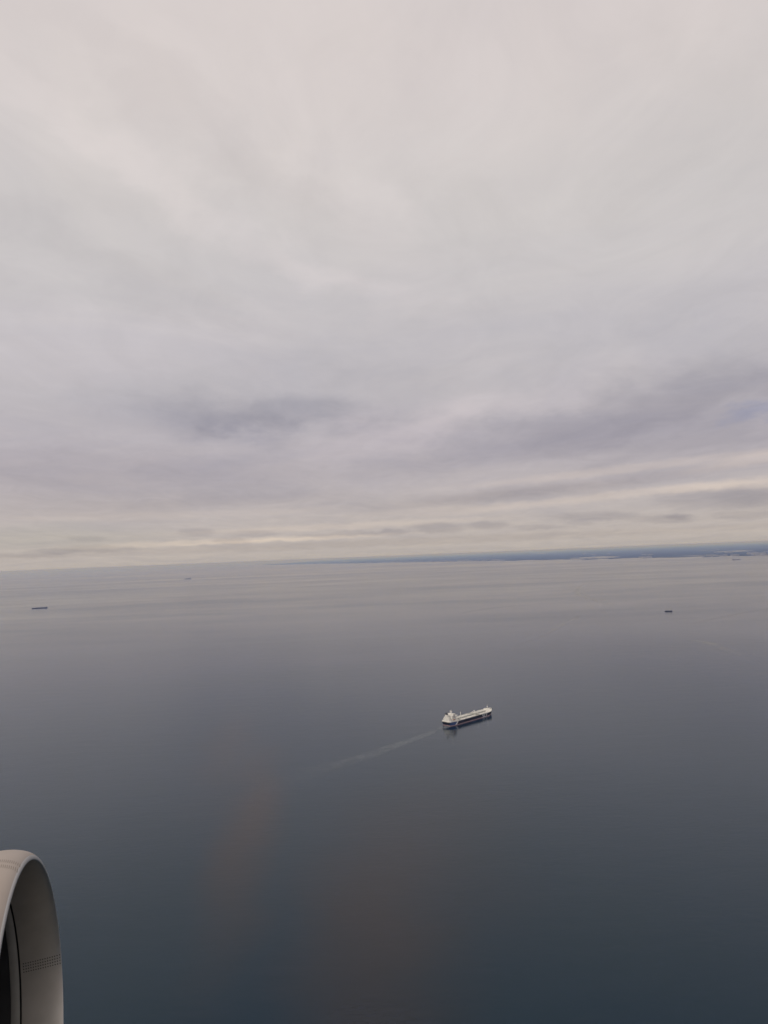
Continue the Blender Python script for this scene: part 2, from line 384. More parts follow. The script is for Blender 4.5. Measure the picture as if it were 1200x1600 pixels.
# ------------------------------------------------------------------ haze
bm = bmesh.new(); R_ = 1.6e6; box(bm, -R_, R_, -R_, R_, -1.0, H + 12)
hz = bpy.data.materials.new('haze'); hz.use_nodes = True; t = hz.node_tree; t.nodes.clear()
o_ = t.nodes.new('ShaderNodeOutputMaterial'); v_ = t.nodes.new('ShaderNodeVolumePrincipled')
v_.inputs['Color'].default_value = (0.34, 0.48, 1.0, 1); v_.inputs['Density'].default_value = 2.7e-5; v_.inputs['Anisotropy'].default_value = 0.5; v_.inputs['Absorption Color'].default_value = (1, 1, 1, 1)
t.links.new(v_.outputs[0], o_.inputs['Volume'])
tag(obj('haze', bm, hz), 'thin pale haze over the whole sea', kind='stuff')

# ------------------------------------------------------------------ ship parts
WHITE = mat('cream_white_paint', (0.80, 0.785, 0.74), 0.5, var=0.08, vscale=0.15)
DECK = mat('cream_deck_paint', (0.72, 0.71, 0.66), 0.7, var=0.18, vscale=0.09)
GREEN = mat('grey_green_deck', (0.17, 0.18, 0.155), 0.7, var=0.25, vscale=0.12)
BLACK = mat('black_hull_paint', (0.012, 0.010, 0.013), 0.45, var=0.2, vscale=0.1)
RED = mat('red_boot_paint', (0.42, 0.28, 0.30), 0.6, var=0.2, vscale=0.1)
BLUE = mat('blue_hull_paint', (0.03, 0.075, 0.21), 0.5, var=0.1, vscale=0.1)
LETTER = mat('white_lettering', (0.82, 0.82, 0.82), 0.5)
ORANGE = mat('orange_boat', (0.50, 0.16, 0.05), 0.5)
GLASS = mat('dark_window_glass', (0.02, 0.025, 0.03), 0.15)
PIPE = mat('grey_pipe_paint', (0.36, 0.36, 0.33), 0.5)
DARKSHIP = mat('dark_far_hull', (0.02, 0.02, 0.025), 0.6, var=0.2, vscale=0.05)
RUSTSHIP = mat('rust_brown_far_hull', (0.10, 0.055, 0.035), 0.6, var=0.2, vscale=0.05)
GREYHOUSE = mat('grey_far_house', (0.32, 0.32, 0.31), 0.6)

a_, b_ = sea(696.5, 1134.3), sea(766.8, 1114.3)
LEN = (b_ - a_).length; HEAD = math.atan2(b_.y - a_.y, b_.x - a_.x); BEAM = 0.195 * LEN
print('SHIP', LEN, math.degrees(HEAD), a_.length)
def hb(s):      # half beam along the length (0 stern .. 1 bow)
    if s < 0.14: return 0.5 * (0.66 + 0.34 * math.sin(s / 0.14 * math.pi / 2))
    if s > 0.82:
        k = (s - 0.82) / 0.18; return 0.5 * max(0.0, (1 - k ** 2.3)) ** 0.75
    return 0.5
def sheer(s): return 12.5 + (3.2 if s > 0.925 else 0) + 2.0 * max(0, (s - 0.8) / 0.2) ** 2
def hull_pt(s, z, side, off=0.0):
    dz = max(0, min(1, z / 12.5)); rake = 0.012 * (dz - 1) if s > 0.9 else 0
    y = hb(s) * BEAM * (0.97 + 0.03 * dz) * (1 if s < 0.86 else (0.80 + 0.20 * dz) if s < 0.999 else 1)
    x = s * LEN * (1 + rake * (s - 0.86) / 0.14 if s > 0.86 else 1)
    if s < 0.03: x += (1 - dz) * 4.0 * (1 - s / 0.03)
    return Vector((x, side * (y + off), z))
ST = [i / 60 for i in range(50)] + [50 / 60 + i / 120 for i in range(20)] + [0.997, 1.0]
def lofted(z0s, name, material, parent, s0=0.0, s1=1.0, cap=False, close=True):
    bm = bmesh.new(); st = [s for s in ST if s0 - 1e-6 <= s <= s1 + 1e-6]
    rows = {}
    for side in (-1, 1):
        rows[side] = [[bm.verts.new(hull_pt(s, (z if z is not None else sheer(s)), side)) for z in z0s] for s in st]
        for A, B in zip(rows[side], rows[side][1:]):
            for k in range(len(z0s) - 1): bm.faces.new((A[k], B[k], B[k + 1], A[k + 1]))
    if close:
        A, B = rows[-1][0], rows[1][0]
        for k in range(len(z0s) - 1): bm.faces.new((A[k], B[k], B[k + 1], A[k + 1]))
        A, B = rows[-1][-1], rows[1][-1]
        for k in range(len(z0s) - 1): bm.faces.new((A[k], B[k], B[k + 1], A[k + 1]))
    bmesh.ops.remove_doubles(bm, verts=bm.verts, dist=1e-4); bmesh.ops.recalc_face_normals(bm, faces=bm.faces)
    return obj(name, bm, material, parent)
def patch(name, quads, material, parent, side, off):    # painted area on the hull side, a hair proud of it
    bm = bmesh.new()
    for (sa, sb, sc, sd_, za, zb) in quads:   # bottom from sa to sb, top from sc to sd
        n = 8; A = []; B = []
        for i in range(n + 1):
            A.append(bm.verts.new(hull_pt(sa + (sb - sa) * i / n, za, side, off))); B.append(bm.verts.new(hull_pt(sc + (sd_ - sc) * i / n, zb, side, off)))
        for i in range(n): bm.faces.new((A[i], A[i + 1], B[i + 1], B[i]))
    return obj(name, bm, material, parent)
ship = empty('tanker_ship', Matrix.Translation(a_) @ Matrix.Rotation(HEAD, 4, 'Z'))
tag(ship, 'long black-hulled oil tanker with cream deck, blue stern and white house at its aft end', 'ship')
lofted([-1.0, 2.6], 'boot_stripe', RED, ship)
lofted([2.602, 8, None], 'hull', BLACK, ship)
bm = bmesh.new(); prev = None      # deck
for s in ST:
    z = sheer(s) - 0.6
    q = [bm.verts.new((s * LEN * 0.9985, y * hb(s) * BEAM * 0.985, z + 0.5 * (1 - abs(y)))) for y in (-1, -0.5, 0, 0.5, 1)]
    if prev:
        for k in range(4): bm.faces.new((prev[k], q[k], q[k + 1], prev[k + 1]))
    prev = q
bmesh.ops.remove_doubles(bm, verts=bm.verts, dist=1e-4)
obj('deck', bm, DECK, ship)
bm = bmesh.new()                   # pale bulwark rail round the deck edge
for side in (-1, 1):
    pv = None
    for s in ST:
        y = hb(s) * BEAM; z = sheer(s)
        q = [bm.verts.new((s * LEN, side * (y + 0.1), z - 0.2)), bm.verts.new((s * LEN, side * (y + 0.1), z + 1.0)), bm.verts.new((s * LEN, side * max(0, y - 0.5), z + 1.0)), bm.verts.new((s * LEN, side * max(0, y - 0.5), z - 0.2))]
        if pv:
            for k in range(3): bm.faces.new((pv[k], q[k], q[k + 1], pv[k + 1]))
        pv = q
obj('bulwark', bm, WHITE, ship)
for side in (-1, 1):
    patch('blue_stern_panel', [(0.004, 0.112, 0.004, 0.140, 2.61, 12.2)], BLUE, ship, side, 0.12)
    patch('white_slash', [(0.098, 0.126, 0.132, 0.160, 2.7, 12.35)], LETTER, ship, side, 0.2)
# lettering near the bow: three white capitals on the hull side
def letters(side):
    w = 0.030; z0, z1 = 1.2, 11.8; th = (z1 - z0) / 6.5; tw = w * 0.30
    def seg(s, a, b, c, d):  # rectangle in letter space
        return (s + a, s + b, s + a, s + b, z0 + (z1 - z0) * c, z0 + (z1 - z0) * d)
    S_ = [(0, 1, 0, .17), (0, 1, .42, .58), (0, 1, .83, 1), (0, .3, .58, .83), (.7, 1, .17, .42)]
    C_ = [(0, 1, 0, .17), (0, 1, .83, 1), (0, .32, .17, .83)]
    F_ = [(0, 1, .83, 1), (0, .85, .42, .58), (0, .32, 0, .42), (0, .32, .58, .83)]
    word = [S_, C_, F_] if side < 0 else [F_, C_, S_]
    for i, g in enumerate(word):
        base = 0.685 + i * 0.042; quads = []
        for (a, b, c, d) in g:
            if side > 0: a, b = 1 - b, 1 - a
            quads.append(seg(base, a * w, b * w, c, d))
        patch('letter', quads, LETTER, ship, side, 0.35)
letters(-1); letters(1)
# forecastle gear
def part(name, m, fn, parent=None):
    bm = bmesh.new(); fn(bm); return obj(name, bm, m, parent or ship)
zf = 16.6
def foremast(bm):
    x = 0.925 * LEN; tube(bm, (x, 0, zf - 1), (x, 0, zf + 13), 0.9, 8, 0.6); box(bm, x - 0.4, x + 0.4, -2.2, 2.2, zf + 8.5, zf + 9.3); tube(bm, (x, 0, zf + 13), (x, 0, zf + 16), 0.35, 6)
part('foremast', WHITE, foremast)
part('forecastle_store', WHITE, lambda bm: box(bm, 0.929 * LEN, 0.95 * LEN, -7, 7, zf - 1.5, zf + 2.2))
for y in (-5.0, 5.0):
    def winch(bm, y=y):
        x = 0.967 * LEN; tube(bm, (x, y - 2, zf + 1), (x, y + 2, zf + 1), 1.2, 10); box(bm, x - 2, x + 2, y - 2.6, y - 2.1, zf - 1, zf + 2); box(bm, x - 2, x + 2, y + 2.1, y + 2.6, zf - 1, zf + 2)
    part('anchor_winch', PIPE, winch)
# cargo deck
zd = 12.4
part('deck_walkway', GREEN, lambda bm: box(bm, 0.22 * LEN, 0.88 * LEN, -5.0, 1.5, zd - 0.1, zd + 0.25))
for k, y in enumerate((-4.0, -2.6, -1.2, 0.2)):
    part('cargo_pipe', PIPE, lambda bm, y=y: tube(bm, (0.23 * LEN, y, zd + 1.6), (0.87 * LEN, y, zd + 1.6), 0.45, 8))
part('catwalk', WHITE, lambda bm: (box(bm, 0.19 * LEN, 0.90 * LEN, 3.0, 5.2, zd + 2.6, zd + 3.0), [box(bm, x * LEN, x * LEN + 0.6, 3.2, 5.0, zd, zd + 2.6) for x in [0.20 + 0.03 * i for i in range(23)]]))
for i in range(15):
    x = (0.23 + i * 0.045) * LEN
    part('deck_girder', WHITE if i % 3 else PIPE, lambda bm, x=x: box(bm, x - 0.5, x + 0.5, -BEAM * 0.44, BEAM * 0.44, zd - 0.2, zd + 0.8))
for i in range(14):
    for y in (-13.0, 12.0):
        x = (0.245 + i * 0.046) * LEN
        part('tank_hatch', WHITE, lambda bm, x=x, y=y: (tube(bm, (x, y, zd - .2), (x, y, zd + 1.8), 1.3, 10), box(bm, x + 2.2, x + 3.6, y - 1, y + 1, zd, zd + 1.6)))
def manifold(bm):
    for k in range(6):
        x = (0.575 + k * 0.012) * LEN
        tube(bm, (x, -BEAM * 0.40, zd + 2.2), (x, BEAM * 0.40, zd + 2.2), 0.5, 8)
    box(bm, 0.565 * LEN, 0.645 * LEN, -BEAM * 0.42, -BEAM * 0.37, zd, zd + 1.4); box(bm, 0.565 * LEN, 0.645 * LEN, BEAM * 0.37, BEAM * 0.42, zd, zd + 1.4)
part('cargo_manifold', PIPE, manifold)
for y in (-8.0, 8.0):
    def crane(bm, y=y):
        x = 0.665 * LEN; tube(bm, (x, y, zd), (x, y, zd + 8), 1.0, 8); box(bm, x - 1.5, x + 1.5, y - 1.3, y + 1.3, zd + 8, zd + 10.4); tube(bm, (x, y, zd + 9.3), (x - 20, y, zd + 5.5), 0.55, 6)
    part('hose_crane', WHITE, crane)
def vent_mast(bm):
    x = 0.385 * LEN; tube(bm, (x, 13, zd), (x, 13, zd + 16), 0.9, 8, 0.6); box(bm, x - 0.5, x + 0.5, 11.6, 14.4, zd + 12, zd + 12.8)
part('vent_mast', WHITE, vent_mast)
part('deck_locker', WHITE, lambda bm: box(bm, 0.885 * LEN, 0.905 * LEN, -9, -3, zd, zd + 3))
part('deck_locker', WHITE, lambda bm: box(bm, 0.888 * LEN, 0.903 * LEN, 6, 12, zd, zd + 2.6))
part('pump_house', WHITE, lambda bm: box(bm, 0.185 * LEN, 0.215 * LEN, -8, 8, zd, zd + 4.0))
# accommodation block
tiers = []
hx0, hx1 = 0.062 * LEN, 0.160 * LEN
T = 0
part('lower_deckhouse', WHITE, lambda bm: box(bm, 0.012 * LEN, hx1 + 4, -BEAM * 0.40, BEAM * 0.40, zd - 0.3, zd + 3.6))
for k in range(5):
    inset = 0.2 * k
    z0_ = zd + 3.6 + 3.0 * k
    th = part('house_tier', WHITE, lambda bm, k=k, z0_=z0_: (box(bm, hx0 + 1.8 * k * 0.5, hx1 - 0.4 * k, -BEAM * (0.36 - 0.02 * k), BEAM * (0.36 - 0.02 * k), z0_, z0_ + 2.75),
                                                           box(bm, hx0 - 1.2 + 0.9 * k, hx1 + 0.8 - 0.4 * k, -BEAM * (0.385 - 0.02 * k), BEAM * (0.385 - 0.02 * k), z0_ + 2.75, z0_ + 3.0)))
    for j in range(5):
        for side in (-1, 1):
            yy = side * BEAM * (0.36 - 0.02 * k); x = hx0 + 6 + j * (hx1 - hx0 - 10) / 5
            part('window', GLASS, lambda bm, x=x, yy=yy, side=side, z0_=z0_: box(bm, x, x + 1.4, min(yy, yy + side * 0.08), max(yy, yy + side * 0.08), z0_ + 1.1, z0_ + 2.1), th)
zb = zd + 3.6 + 15
br = part('bridge', WHITE, lambda bm: (box(bm, hx1 - 13, hx1 - 2.5, -BEAM * 0.26, BEAM * 0.26, zb, zb + 3.2), box(bm, hx1 - 8, hx1 - 3.2, -BEAM * 0.5, BEAM * 0.5, zb - 0.3, zb + 1.1), box(bm, hx1 - 13.6, hx1 - 1.9, -BEAM * 0.27, BEAM * 0.27, zb + 3.2, zb + 3.6)))
part('bridge_window', GLASS, lambda bm: (box(bm, hx1 - 2.5, hx1 - 2.4, -BEAM * 0.25, BEAM * 0.25, zb + 1.3, zb + 2.6), box(bm, hx1 - 12, hx1 - 3.5, -BEAM * 0.26 - 0.1, -BEAM * 0.26, zb + 1.3, zb + 2.6), box(bm, hx1 - 12, hx1 - 3.5, BEAM * 0.26, BEAM * 0.26 + .1, zb + 1.3, zb + 2.6)), br)
def radar_mast(bm):
    x = hx1 - 9; box(bm, x - 1.9, x + 1.9, -1.8, 1.8, zb + 3.6, zb + 13, 0.7, 0.6); box(bm, x - 3.2, x + 1.5, -4.2, 4.2, zb + 11.2, zb + 12.0); tube(bm, (x, 0, zb + 13), (x, 0, zb + 16.5), 0.4, 6)
    box(bm, x + 1.0, x + 1.8, -3.0, 3.0, zb + 9, zb + 9.7)
part('radar_mast', WHITE, radar_mast)
part('satellite_dome', WHITE, lambda bm: bmesh.ops.create_uvsphere(bm, u_segments=12, v_segments=8, radius=1.5, matrix=Matrix.Translation((hx1 - 11, -8, zb + 5))))
part('engine_casing', WHITE, lambda bm: (box(bm, 0.020 * LEN, 0.058 * LEN, -BEAM * 0.27, BEAM * 0.30, zd + 3.6, zd + 10.5), box(bm, 0.024 * LEN, 0.056 * LEN, -BEAM * 0.16, BEAM * 0.24, zd + 10.5, zd + 15)))
fn_ = part('funnel', WHITE, lambda bm: box(bm, 0.026 * LEN, 0.054 * LEN, -2.4, 7.4, zd + 15, zd + 22, 0.6, 0.4))
part('funnel_top', BLACK, lambda bm: (box(bm, 0.0285 * LEN, 0.0515 * LEN, -2.0, 7.0, zd + 22, zd + 25.5, 0.4, 0.3)), fn_)
part('exhaust_pipe', BLACK, lambda bm: [tube(bm, (0.036 * LEN + i * 2.2, y + 2.5, zd + 25.5), (0.036 * LEN + i * 2.2 - 0.8, y + 2.5, zd + 28), 0.6, 8) for i in range(2) for y in (-1.8, 1.8)], fn_)
for y in (-1, 1):
    lb = part('lifeboat', ORANGE, lambda bm, y=y: bmesh.ops.create_uvsphere(bm, u_segments=12, v_segments=8, radius=1, matrix=Matrix.Translation((0.085 * LEN, y * BEAM * 0.43, zd + 6.6)) @ Matrix.Diagonal((4.6, 1.7, 1.6, 1))))
    part('davit', WHITE, lambda bm, y=y: [(box(bm, x, x + 0.6, y * BEAM * 0.43 - 2.2, y * BEAM * 0.43 + 2.2, zd + 8.4, zd + 9.0), box(bm, x, x + 0.6, y * BEAM * 0.385 - .4, y * BEAM * 0.385 + .4, zd + 3.6, zd + 8.4)) for x in (0.072 * LEN, 0.098 * LEN)])
part('stern_crane', WHITE, lambda bm: (tube(bm, (0.02 * LEN, -BEAM * 0.24, zd + 3), (0.02 * LEN, -BEAM * 0.24, zd + 9), 0.8, 8), tube(bm, (0.02 * LEN, -BEAM * 0.24, zd + 8.6), (0.045 * LEN, -BEAM * 0.33, zd + 10.0), 0.5, 6)))
part('stern_mast', WHITE, lambda bm: (tube(bm, (0.008 * LEN, 0, zd), (0.008 * LEN, 0, zd + 9), 0.6, 6, 0.4), tube(bm, (0.008 * LEN, 0, zd + 7), (0.018 * LEN, -5, zd + 2), 0.4, 6)))
for y in (-11.0, 11.0):
    part('mooring_winch', WHITE, lambda bm, y=y: (tube(bm, (0.014 * LEN, y - 1.8, zd + 1), (0.014 * LEN, y + 1.8, zd + 1), 1.3, 10), box(bm, 0.014 * LEN - 2, 0.014 * LEN + 2, y - 2.4, y - 1.9, zd, zd + 2.2)))
part('ladder_recess', GREEN, lambda bm: box(bm, 0.185 * LEN, 0.20 * LEN, -BEAM * 0.45, -BEAM * 0.40, zd, zd + 1.2))

# ------------------------------------------------------------------ wake and slick lines
def soft_strip(name, pts, widths, col, alpha, label, cat, seed=0, nscale=0.03, amin=0.0, rough=0.6):
    P = [sea(*p, 0.25) for p in pts]; bm = bmesh.new(); uv = bm.loops.layers.uv.new('uv'); rows = []
    dense = []
    for i in range(len(P) - 1):
        for k in range(8): dense.append((i + k / 8))
    dense.append(len(P) - 1)
    def cr(i):
        a = int(min(i, len(P) - 2)); f = i - a; p0 = P[max(a - 1, 0)]; p1 = P[a]; p2 = P[a + 1]; p3 = P[min(a + 2, len(P) - 1)]
        return 0.5 * ((2 * p1) + (p2 - p0) * f + (2 * p0 - 5 * p1 + 4 * p2 - p3) * f * f + (3 * p1 - p0 - 3 * p2 + p3) * f ** 3), widths[a] * (1 - f) + widths[a + 1] * f
    Q = [cr(i) for i in dense]; n = len(Q)
    for i, (p, w) in enumerate(Q):
        d = (Q[min(i + 1, n - 1)][0] - Q[max(i - 1, 0)][0]).normalized(); s = Vector((-d.y, d.x, 0)) * w / 2
        rows.append([(bm.verts.new(p + s * k), (i / (n - 1), 0.5 + 0.5 * k)) for k in (-1, -0.5, 0, 0.5, 1)])
    for A, B in zip(rows, rows[1:]):
        for k in range(4):
            f = bm.faces.new((A[k][0], B[k][0], B[k + 1][0], A[k + 1][0]))
            for lp, q in zip(f.loops, (A[k], B[k], B[k + 1], A[k + 1])): lp[uv].uv = q[1]
    bmesh.ops.recalc_face_normals(bm, faces=bm.faces)
    m = bpy.data.materials.new(name + '_foam'); m.use_nodes = True; t = m.node_tree; b = t.nodes['Principled BSDF']; ln = t.links
    b.inputs['Base Color'].default_value = (*col, 1); b.inputs['Roughness'].default_value = rough
    u = t.nodes.new('ShaderNodeTexCoord'); sp = t.nodes.new('ShaderNodeSeparateXYZ'); ln.new(u.outputs['UV'], sp.inputs[0])
    g = t.nodes.new('ShaderNodeNewGeometry'); nz = t.nodes.new('ShaderNodeTexNoise'); ln.new(g.outputs['Position'], nz.inputs['Vector']); nz.inputs['Scale'].default_value = nscale; nz.inputs['Detail'].default_value = 5
    def m_(op, a, b_=0, c=None):
        n_ = t.nodes.new('ShaderNodeMath'); n_.operation = op
        for i, x in enumerate((a, b_)):
            if isinstance(x, (int, float)): n_.inputs[i].default_value = x
            else: ln.new(x, n_.inputs[i])
        return n_.outputs[0]
    def mr(v, a, b_, c, d):
        n_ = t.nodes.new('ShaderNodeMapRange'); n_.interpolation_type = 'SMOOTHSTEP'; ln.new(v, n_.inputs['Value'])
        for k, x in zip(('From Min', 'From Max', 'To Min', 'To Max'), (a, b_, c, d)): n_.inputs[k].default_value = x
        return n_.outputs[0]
    across = mr(m_('ABSOLUTE', m_('SUBTRACT', sp.outputs[1], 0.5)), 0.12, 0.5, 1, 0)
    along = m_('MULTIPLY', mr(sp.outputs[0], 0, 0.05, 0.6, 1), mr(sp.outputs[0], 0.15, 0.95, 1, 0))
    br_ = mr(nz.outputs['Fac'], 0.35, 0.65, amin, 1)
    ln.new(m_('MULTIPLY', m_('MULTIPLY', across, along), m_('MULTIPLY', br_, alpha)), b.inputs['Alpha'])
    o = obj(name, bm, m); tag(o, label, cat, kind='stuff'); return o
soft_strip('ship_wake', [(704, 1132.5), (660, 1150), (620, 1164), (575, 1180), (530, 1193), (485, 1208), (430, 1227), (375, 1245)], [34, 52, 72, 92, 106, 122, 140, 155], (0.33, 0.36, 0.375), 0.24,
           'pale fading wake trailing behind the black-hulled tanker', 'wake', amin=0.5)
soft_strip('propeller_wash', [(704, 1133), (697, 1136), (690, 1138.5), (680, 1142)], [30, 36, 36, 30], (0.55, 0.58, 0.60), 0.5, 'churned pale water right behind the tanker stern', 'wash', nscale=0.12, amin=0.3)
for q_ in ([(757, 1120.6), (764, 1118), (768, 1114.5), (769.5, 1112)],): soft_strip('bow_wave', q_, [6, 10, 9, 5], (0.6, 0.62, 0.64), 0.55, 'thin white water curling off the tanker bow', 'wave', nscale=0.2, amin=0.4)
SL = (0.55, 0.53, 0.48)
soft_strip('foam_streak', [(915, 912), (903, 925), (925, 936), (950, 944), (938, 956), (915, 966)], [60, 110, 130, 140, 110, 90], SL, 0.34, 'wavering pale foam line left of the small dark coaster', 'foam line', nscale=0.006, amin=0.15)
soft_strip('foam_streak', [(905, 962), (880, 976), (850, 992), (815, 1007)], [50, 60, 50, 40], SL, 0.26, 'thin pale foam line slanting down below the wavering one', 'foam line', nscale=0.01, amin=0.15)
soft_strip('foam_streak', [(1080, 1000), (1112, 1006), (1135, 1016), (1165, 1024), (1210, 1038)], [45, 85, 100, 90, 90], SL, 0.22, 'pale foam line running off the right edge of the photo', 'foam line', nscale=0.01, amin=0.1)
soft_strip('foam_streak', [(1220, 948), (1170, 956), (1120, 966), (1080, 975)], [50, 80, 80, 60], SL, 0.22, 'faint pale foam line below right of the small dark coaster', 'foam line', nscale=0.006, amin=0.1)
soft_strip('foam_streak', [(720, 958), (770, 950), (840, 944), (900, 942)], [60, 90, 90, 70], SL, 0.16, 'faint level foam line left of the wavering one', 'foam line', nscale=0.004, amin=0.1)

# ------------------------------------------------------------------ far ships
def far_ship(px, py, length, head, hullm, label, house=0.12, hh=14.0, free=9.0, bow_up=3.0, masts=(), name='cargo_ship', right_house=False):
    p = sea(px, py); root = empty(name, Matrix.Translation(p) @ Matrix.Rotation(math.radians(head), 4, 'Z')); tag(root, label, 'ship', 'ships far out on the sea')
    B = length * 0.15 / 2; bm = bmesh.new(); rings_ = []
    for i in range(21):
        s = i / 20; w = B * (0.75 + 0.25 * min(1, s / 0.12)) * (1 if s < 0.8 else max(0.02, 1 - ((s - 0.8) / 0.2) ** 2)); z = free + (bow_up if s > 0.9 else 0)
        x = (s - 0.5) * length
        rings_.append([bm.verts.new(q) for q in ((x, -w * 0.9, -1), (x, -w, z), (x, w, z), (x, w * 0.9, -1))])
    for A, Bq in zip(rings_, rings_[1:]):
        for k in range(3): bm.faces.new((A[k], Bq[k], Bq[k + 1], A[k + 1]))
    bm.faces.new(rings_[0]); bm.faces.new(rings_[-1]); bmesh.ops.recalc_face_normals(bm, faces=bm.faces)
    obj('hull', bm, hullm, root)
    bm = bmesh.new(); x0 = (-0.5 + 0.03) * length
    for k in range(3): box(bm, x0 + k * 1.2, x0 + length * house - k, -B * (0.85 - 0.08 * k), B * (0.85 - 0.08 * k), free + hh * k / 3, free + hh * (k + 1) / 3 - 0.02)
    obj('deckhouse', bm, GREYHOUSE, root)
    bm = bmesh.new(); box(bm, x0 + 1, x0 + 1 + length * 0.03, -B * 0.25, B * 0.25, free + hh, free + hh * 1.35); obj('funnel', bm, hullm, root)
    for q in masts:
        bm = bmesh.new(); x = (q - 0.5) * length; tube(bm, (x, 0, free), (x, 0, free + hh * 0.9), length * 0.006 + 0.4, 6); box(bm, x - length * 0.006, x + length * 0.006, -B * 0.4, B * 0.4, free + hh * 0.6, free + hh * 0.66)
        obj('mast', bm, GREYHOUSE, root)
    for i in range(4):
        bm = bmesh.new(); x = (-0.5 + house + 0.08 + i * (0.8 - house) / 4.4) * length
        box(bm, x, x + length * 0.11, -B * 0.6, B * 0.6, free - 0.5, free + 1.8); obj('hatch_cover', bm, hullm, root)
    return root
def len_px(px, py, n): return n * (sea(px, py) - CAM).length / math.hypot(FP, math.hypot(px - 600, py - 800))* 1.0
far_ship(62, 950.4, len_px(62, 950, 22.5), 193, DARKSHIP, 'long thin dark freighter near the left edge', masts=(), hh=7, free=9)
far_ship(293.5, 904.6, len_px(293, 904, 9.5), 184, DARKSHIP, 'tiny dark freighter left of centre, nearest the horizon', hh=24, free=16)
far_ship(1044.5, 955.4, len_px(1044, 955, 11.5), 176, DARKSHIP, 'small black coaster with a raised house, alone at right', house=0.36, hh=5.5, free=5.0, bow_up=2.0, masts=(0.45, 0.8), name='coaster')
far_ship(1151, 874.5, len_px(1151, 874, 13), 2, RUSTSHIP, 'faint brown freighter close under the far shore at right', hh=16, free=12)

# ------------------------------------------------------------------ jet engine
E_C = Vector((-1.91, -2.8707, -4.034)); E_AZ, E_EL = 1.3053, 0.0803
R0, TI, TO, LI, LO = 0.9, 0.02, 0.0776, 0.245, 0.184
ax = Vector((math.sin(E_AZ) * math.cos(E_EL), math.sin(E_EL), -math.cos(E_AZ) * math.cos(E_EL)))
uu = (Vector((0, 1, 0)) - ax * ax.y).normalized(); vv = ax.cross(uu)
# local frame: X = forward, Y = uu (top), Z = vv
EM = Matrix.Translation(CAM) @ RM.to_4x4() @ Matrix.Translation(E_C) @ Matrix((ax, uu, vv)).transposed().to_4x4()
eng = empty('jet_engine', EM); tag(eng, 'pale grey airliner jet engine intake in the lower left corner', 'jet engine')
def smooth_var(name, col, rough, metal=0.0, seam=None, grime=0.06, gscale=6.0, spec=0.5):
    m = mat(name, col, rough, metal, spec, var=grime, vscale=gscale); return m
COWL = smooth_var('warm_grey_cowl_paint', (0.40, 0.34, 0.29), 0.42, 0.0, grime=0.05, gscale=5)
LIP = smooth_var('satin_lip_metal', (0.56, 0.55, 0.53), 0.36, 0.75, grime=0.04, gscale=7)
INNER = smooth_var('warm_grey_inlet_barrel', (0.52, 0.485, 0.43), 0.40, 0.7, grime=0.06, gscale=9)
INNER2 = smooth_var('grey_acoustic_liner', (0.34, 0.33, 0.30), 0.5, grime=0.08, gscale=12)
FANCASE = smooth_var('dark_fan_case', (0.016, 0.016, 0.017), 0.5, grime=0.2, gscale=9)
BLADE = smooth_var('dark_titanium', (0.10, 0.10, 0.11), 0.35, 0.8)
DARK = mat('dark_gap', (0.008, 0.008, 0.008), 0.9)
HOLE = mat('vent_hole_shadow', (0.03, 0.028, 0.026), 0.9)
SLOT = mat('brown_grey_slot', (0.24, 0.20, 0.16), 0.7)
def revolve(profile, name, material, parent=eng, n=192, flip=False):
    bm = bmesh.new(); rings_ = []
    for (x, r) in profile:
        rings_.append([bm.verts.new((x, r * math.cos(2 * math.pi * k / n), r * math.sin(2 * math.pi * k / n))) for k in range(n)])
    for A, B in zip(rings_, rings_[1:]):
        for k in range(n):
            q = (A[k], A[(k + 1) % n], B[(k + 1) % n], B[k]); bm.faces.new(q if not flip else q[::-1])
    return obj(name, bm, material, parent, smooth=True)
def lip_pt(ph):
    return ((LI if ph < 0 else LO) * (math.cos(ph) - 1), R0 + (TI if ph < 0 else TO) * math.sin(ph))
revolve([lip_pt(math.pi * (-0.05 + 0.15 * i / 40)) for i in range(41)], 'inlet_lip', LIP)
revolve([lip_pt(-math.pi / 2 + 0.001 + (math.pi * 0.45 - 0.001) * i / 34) for i in range(35)], 'inner_barrel', INNER)
cw = [lip_pt(math.pi / 2 - math.pi * 0.40 * (1 - i / 26)) for i in range(27)]
for i in range(1, 30):
    x = -LO - i * 0.12; cw.append((x, R0 + TO + 0.06 * math.sin(min(1, (i * 0.12) / 1.6) * math.pi / 2) - 0.32 * max(0, (i * 0.12 - 1.8) / 1.7) ** 1.8))
revolve(cw, 'cowl', COWL)
revolve([(-LI + 0.0, R0 - TI - 0.001), (-LI - 0.004, R0 - TI + 0.004), (-LI - 0.012, R0 - TI + 0.004)], 'seal_gap', DARK)
revolve([(-LI - 0.012, R0 - TI - 0.0), (-LI - 0.062, R0 - TI + 0.0), (-LI - 0.066, R0 - TI + 0.006)], 'acoustic_liner', INNER2)
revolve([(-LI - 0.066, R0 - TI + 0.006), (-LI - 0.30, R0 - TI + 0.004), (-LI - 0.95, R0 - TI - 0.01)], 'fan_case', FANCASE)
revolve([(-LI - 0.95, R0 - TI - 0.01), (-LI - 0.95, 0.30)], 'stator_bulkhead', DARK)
revolve([(-0.36, 0.001), (-0.40, 0.07), (-0.48, 0.15), (-0.60, 0.23), (-0.72, 0.275), (-0.95, 0.30)], 'spinner', BLADE, n=64)
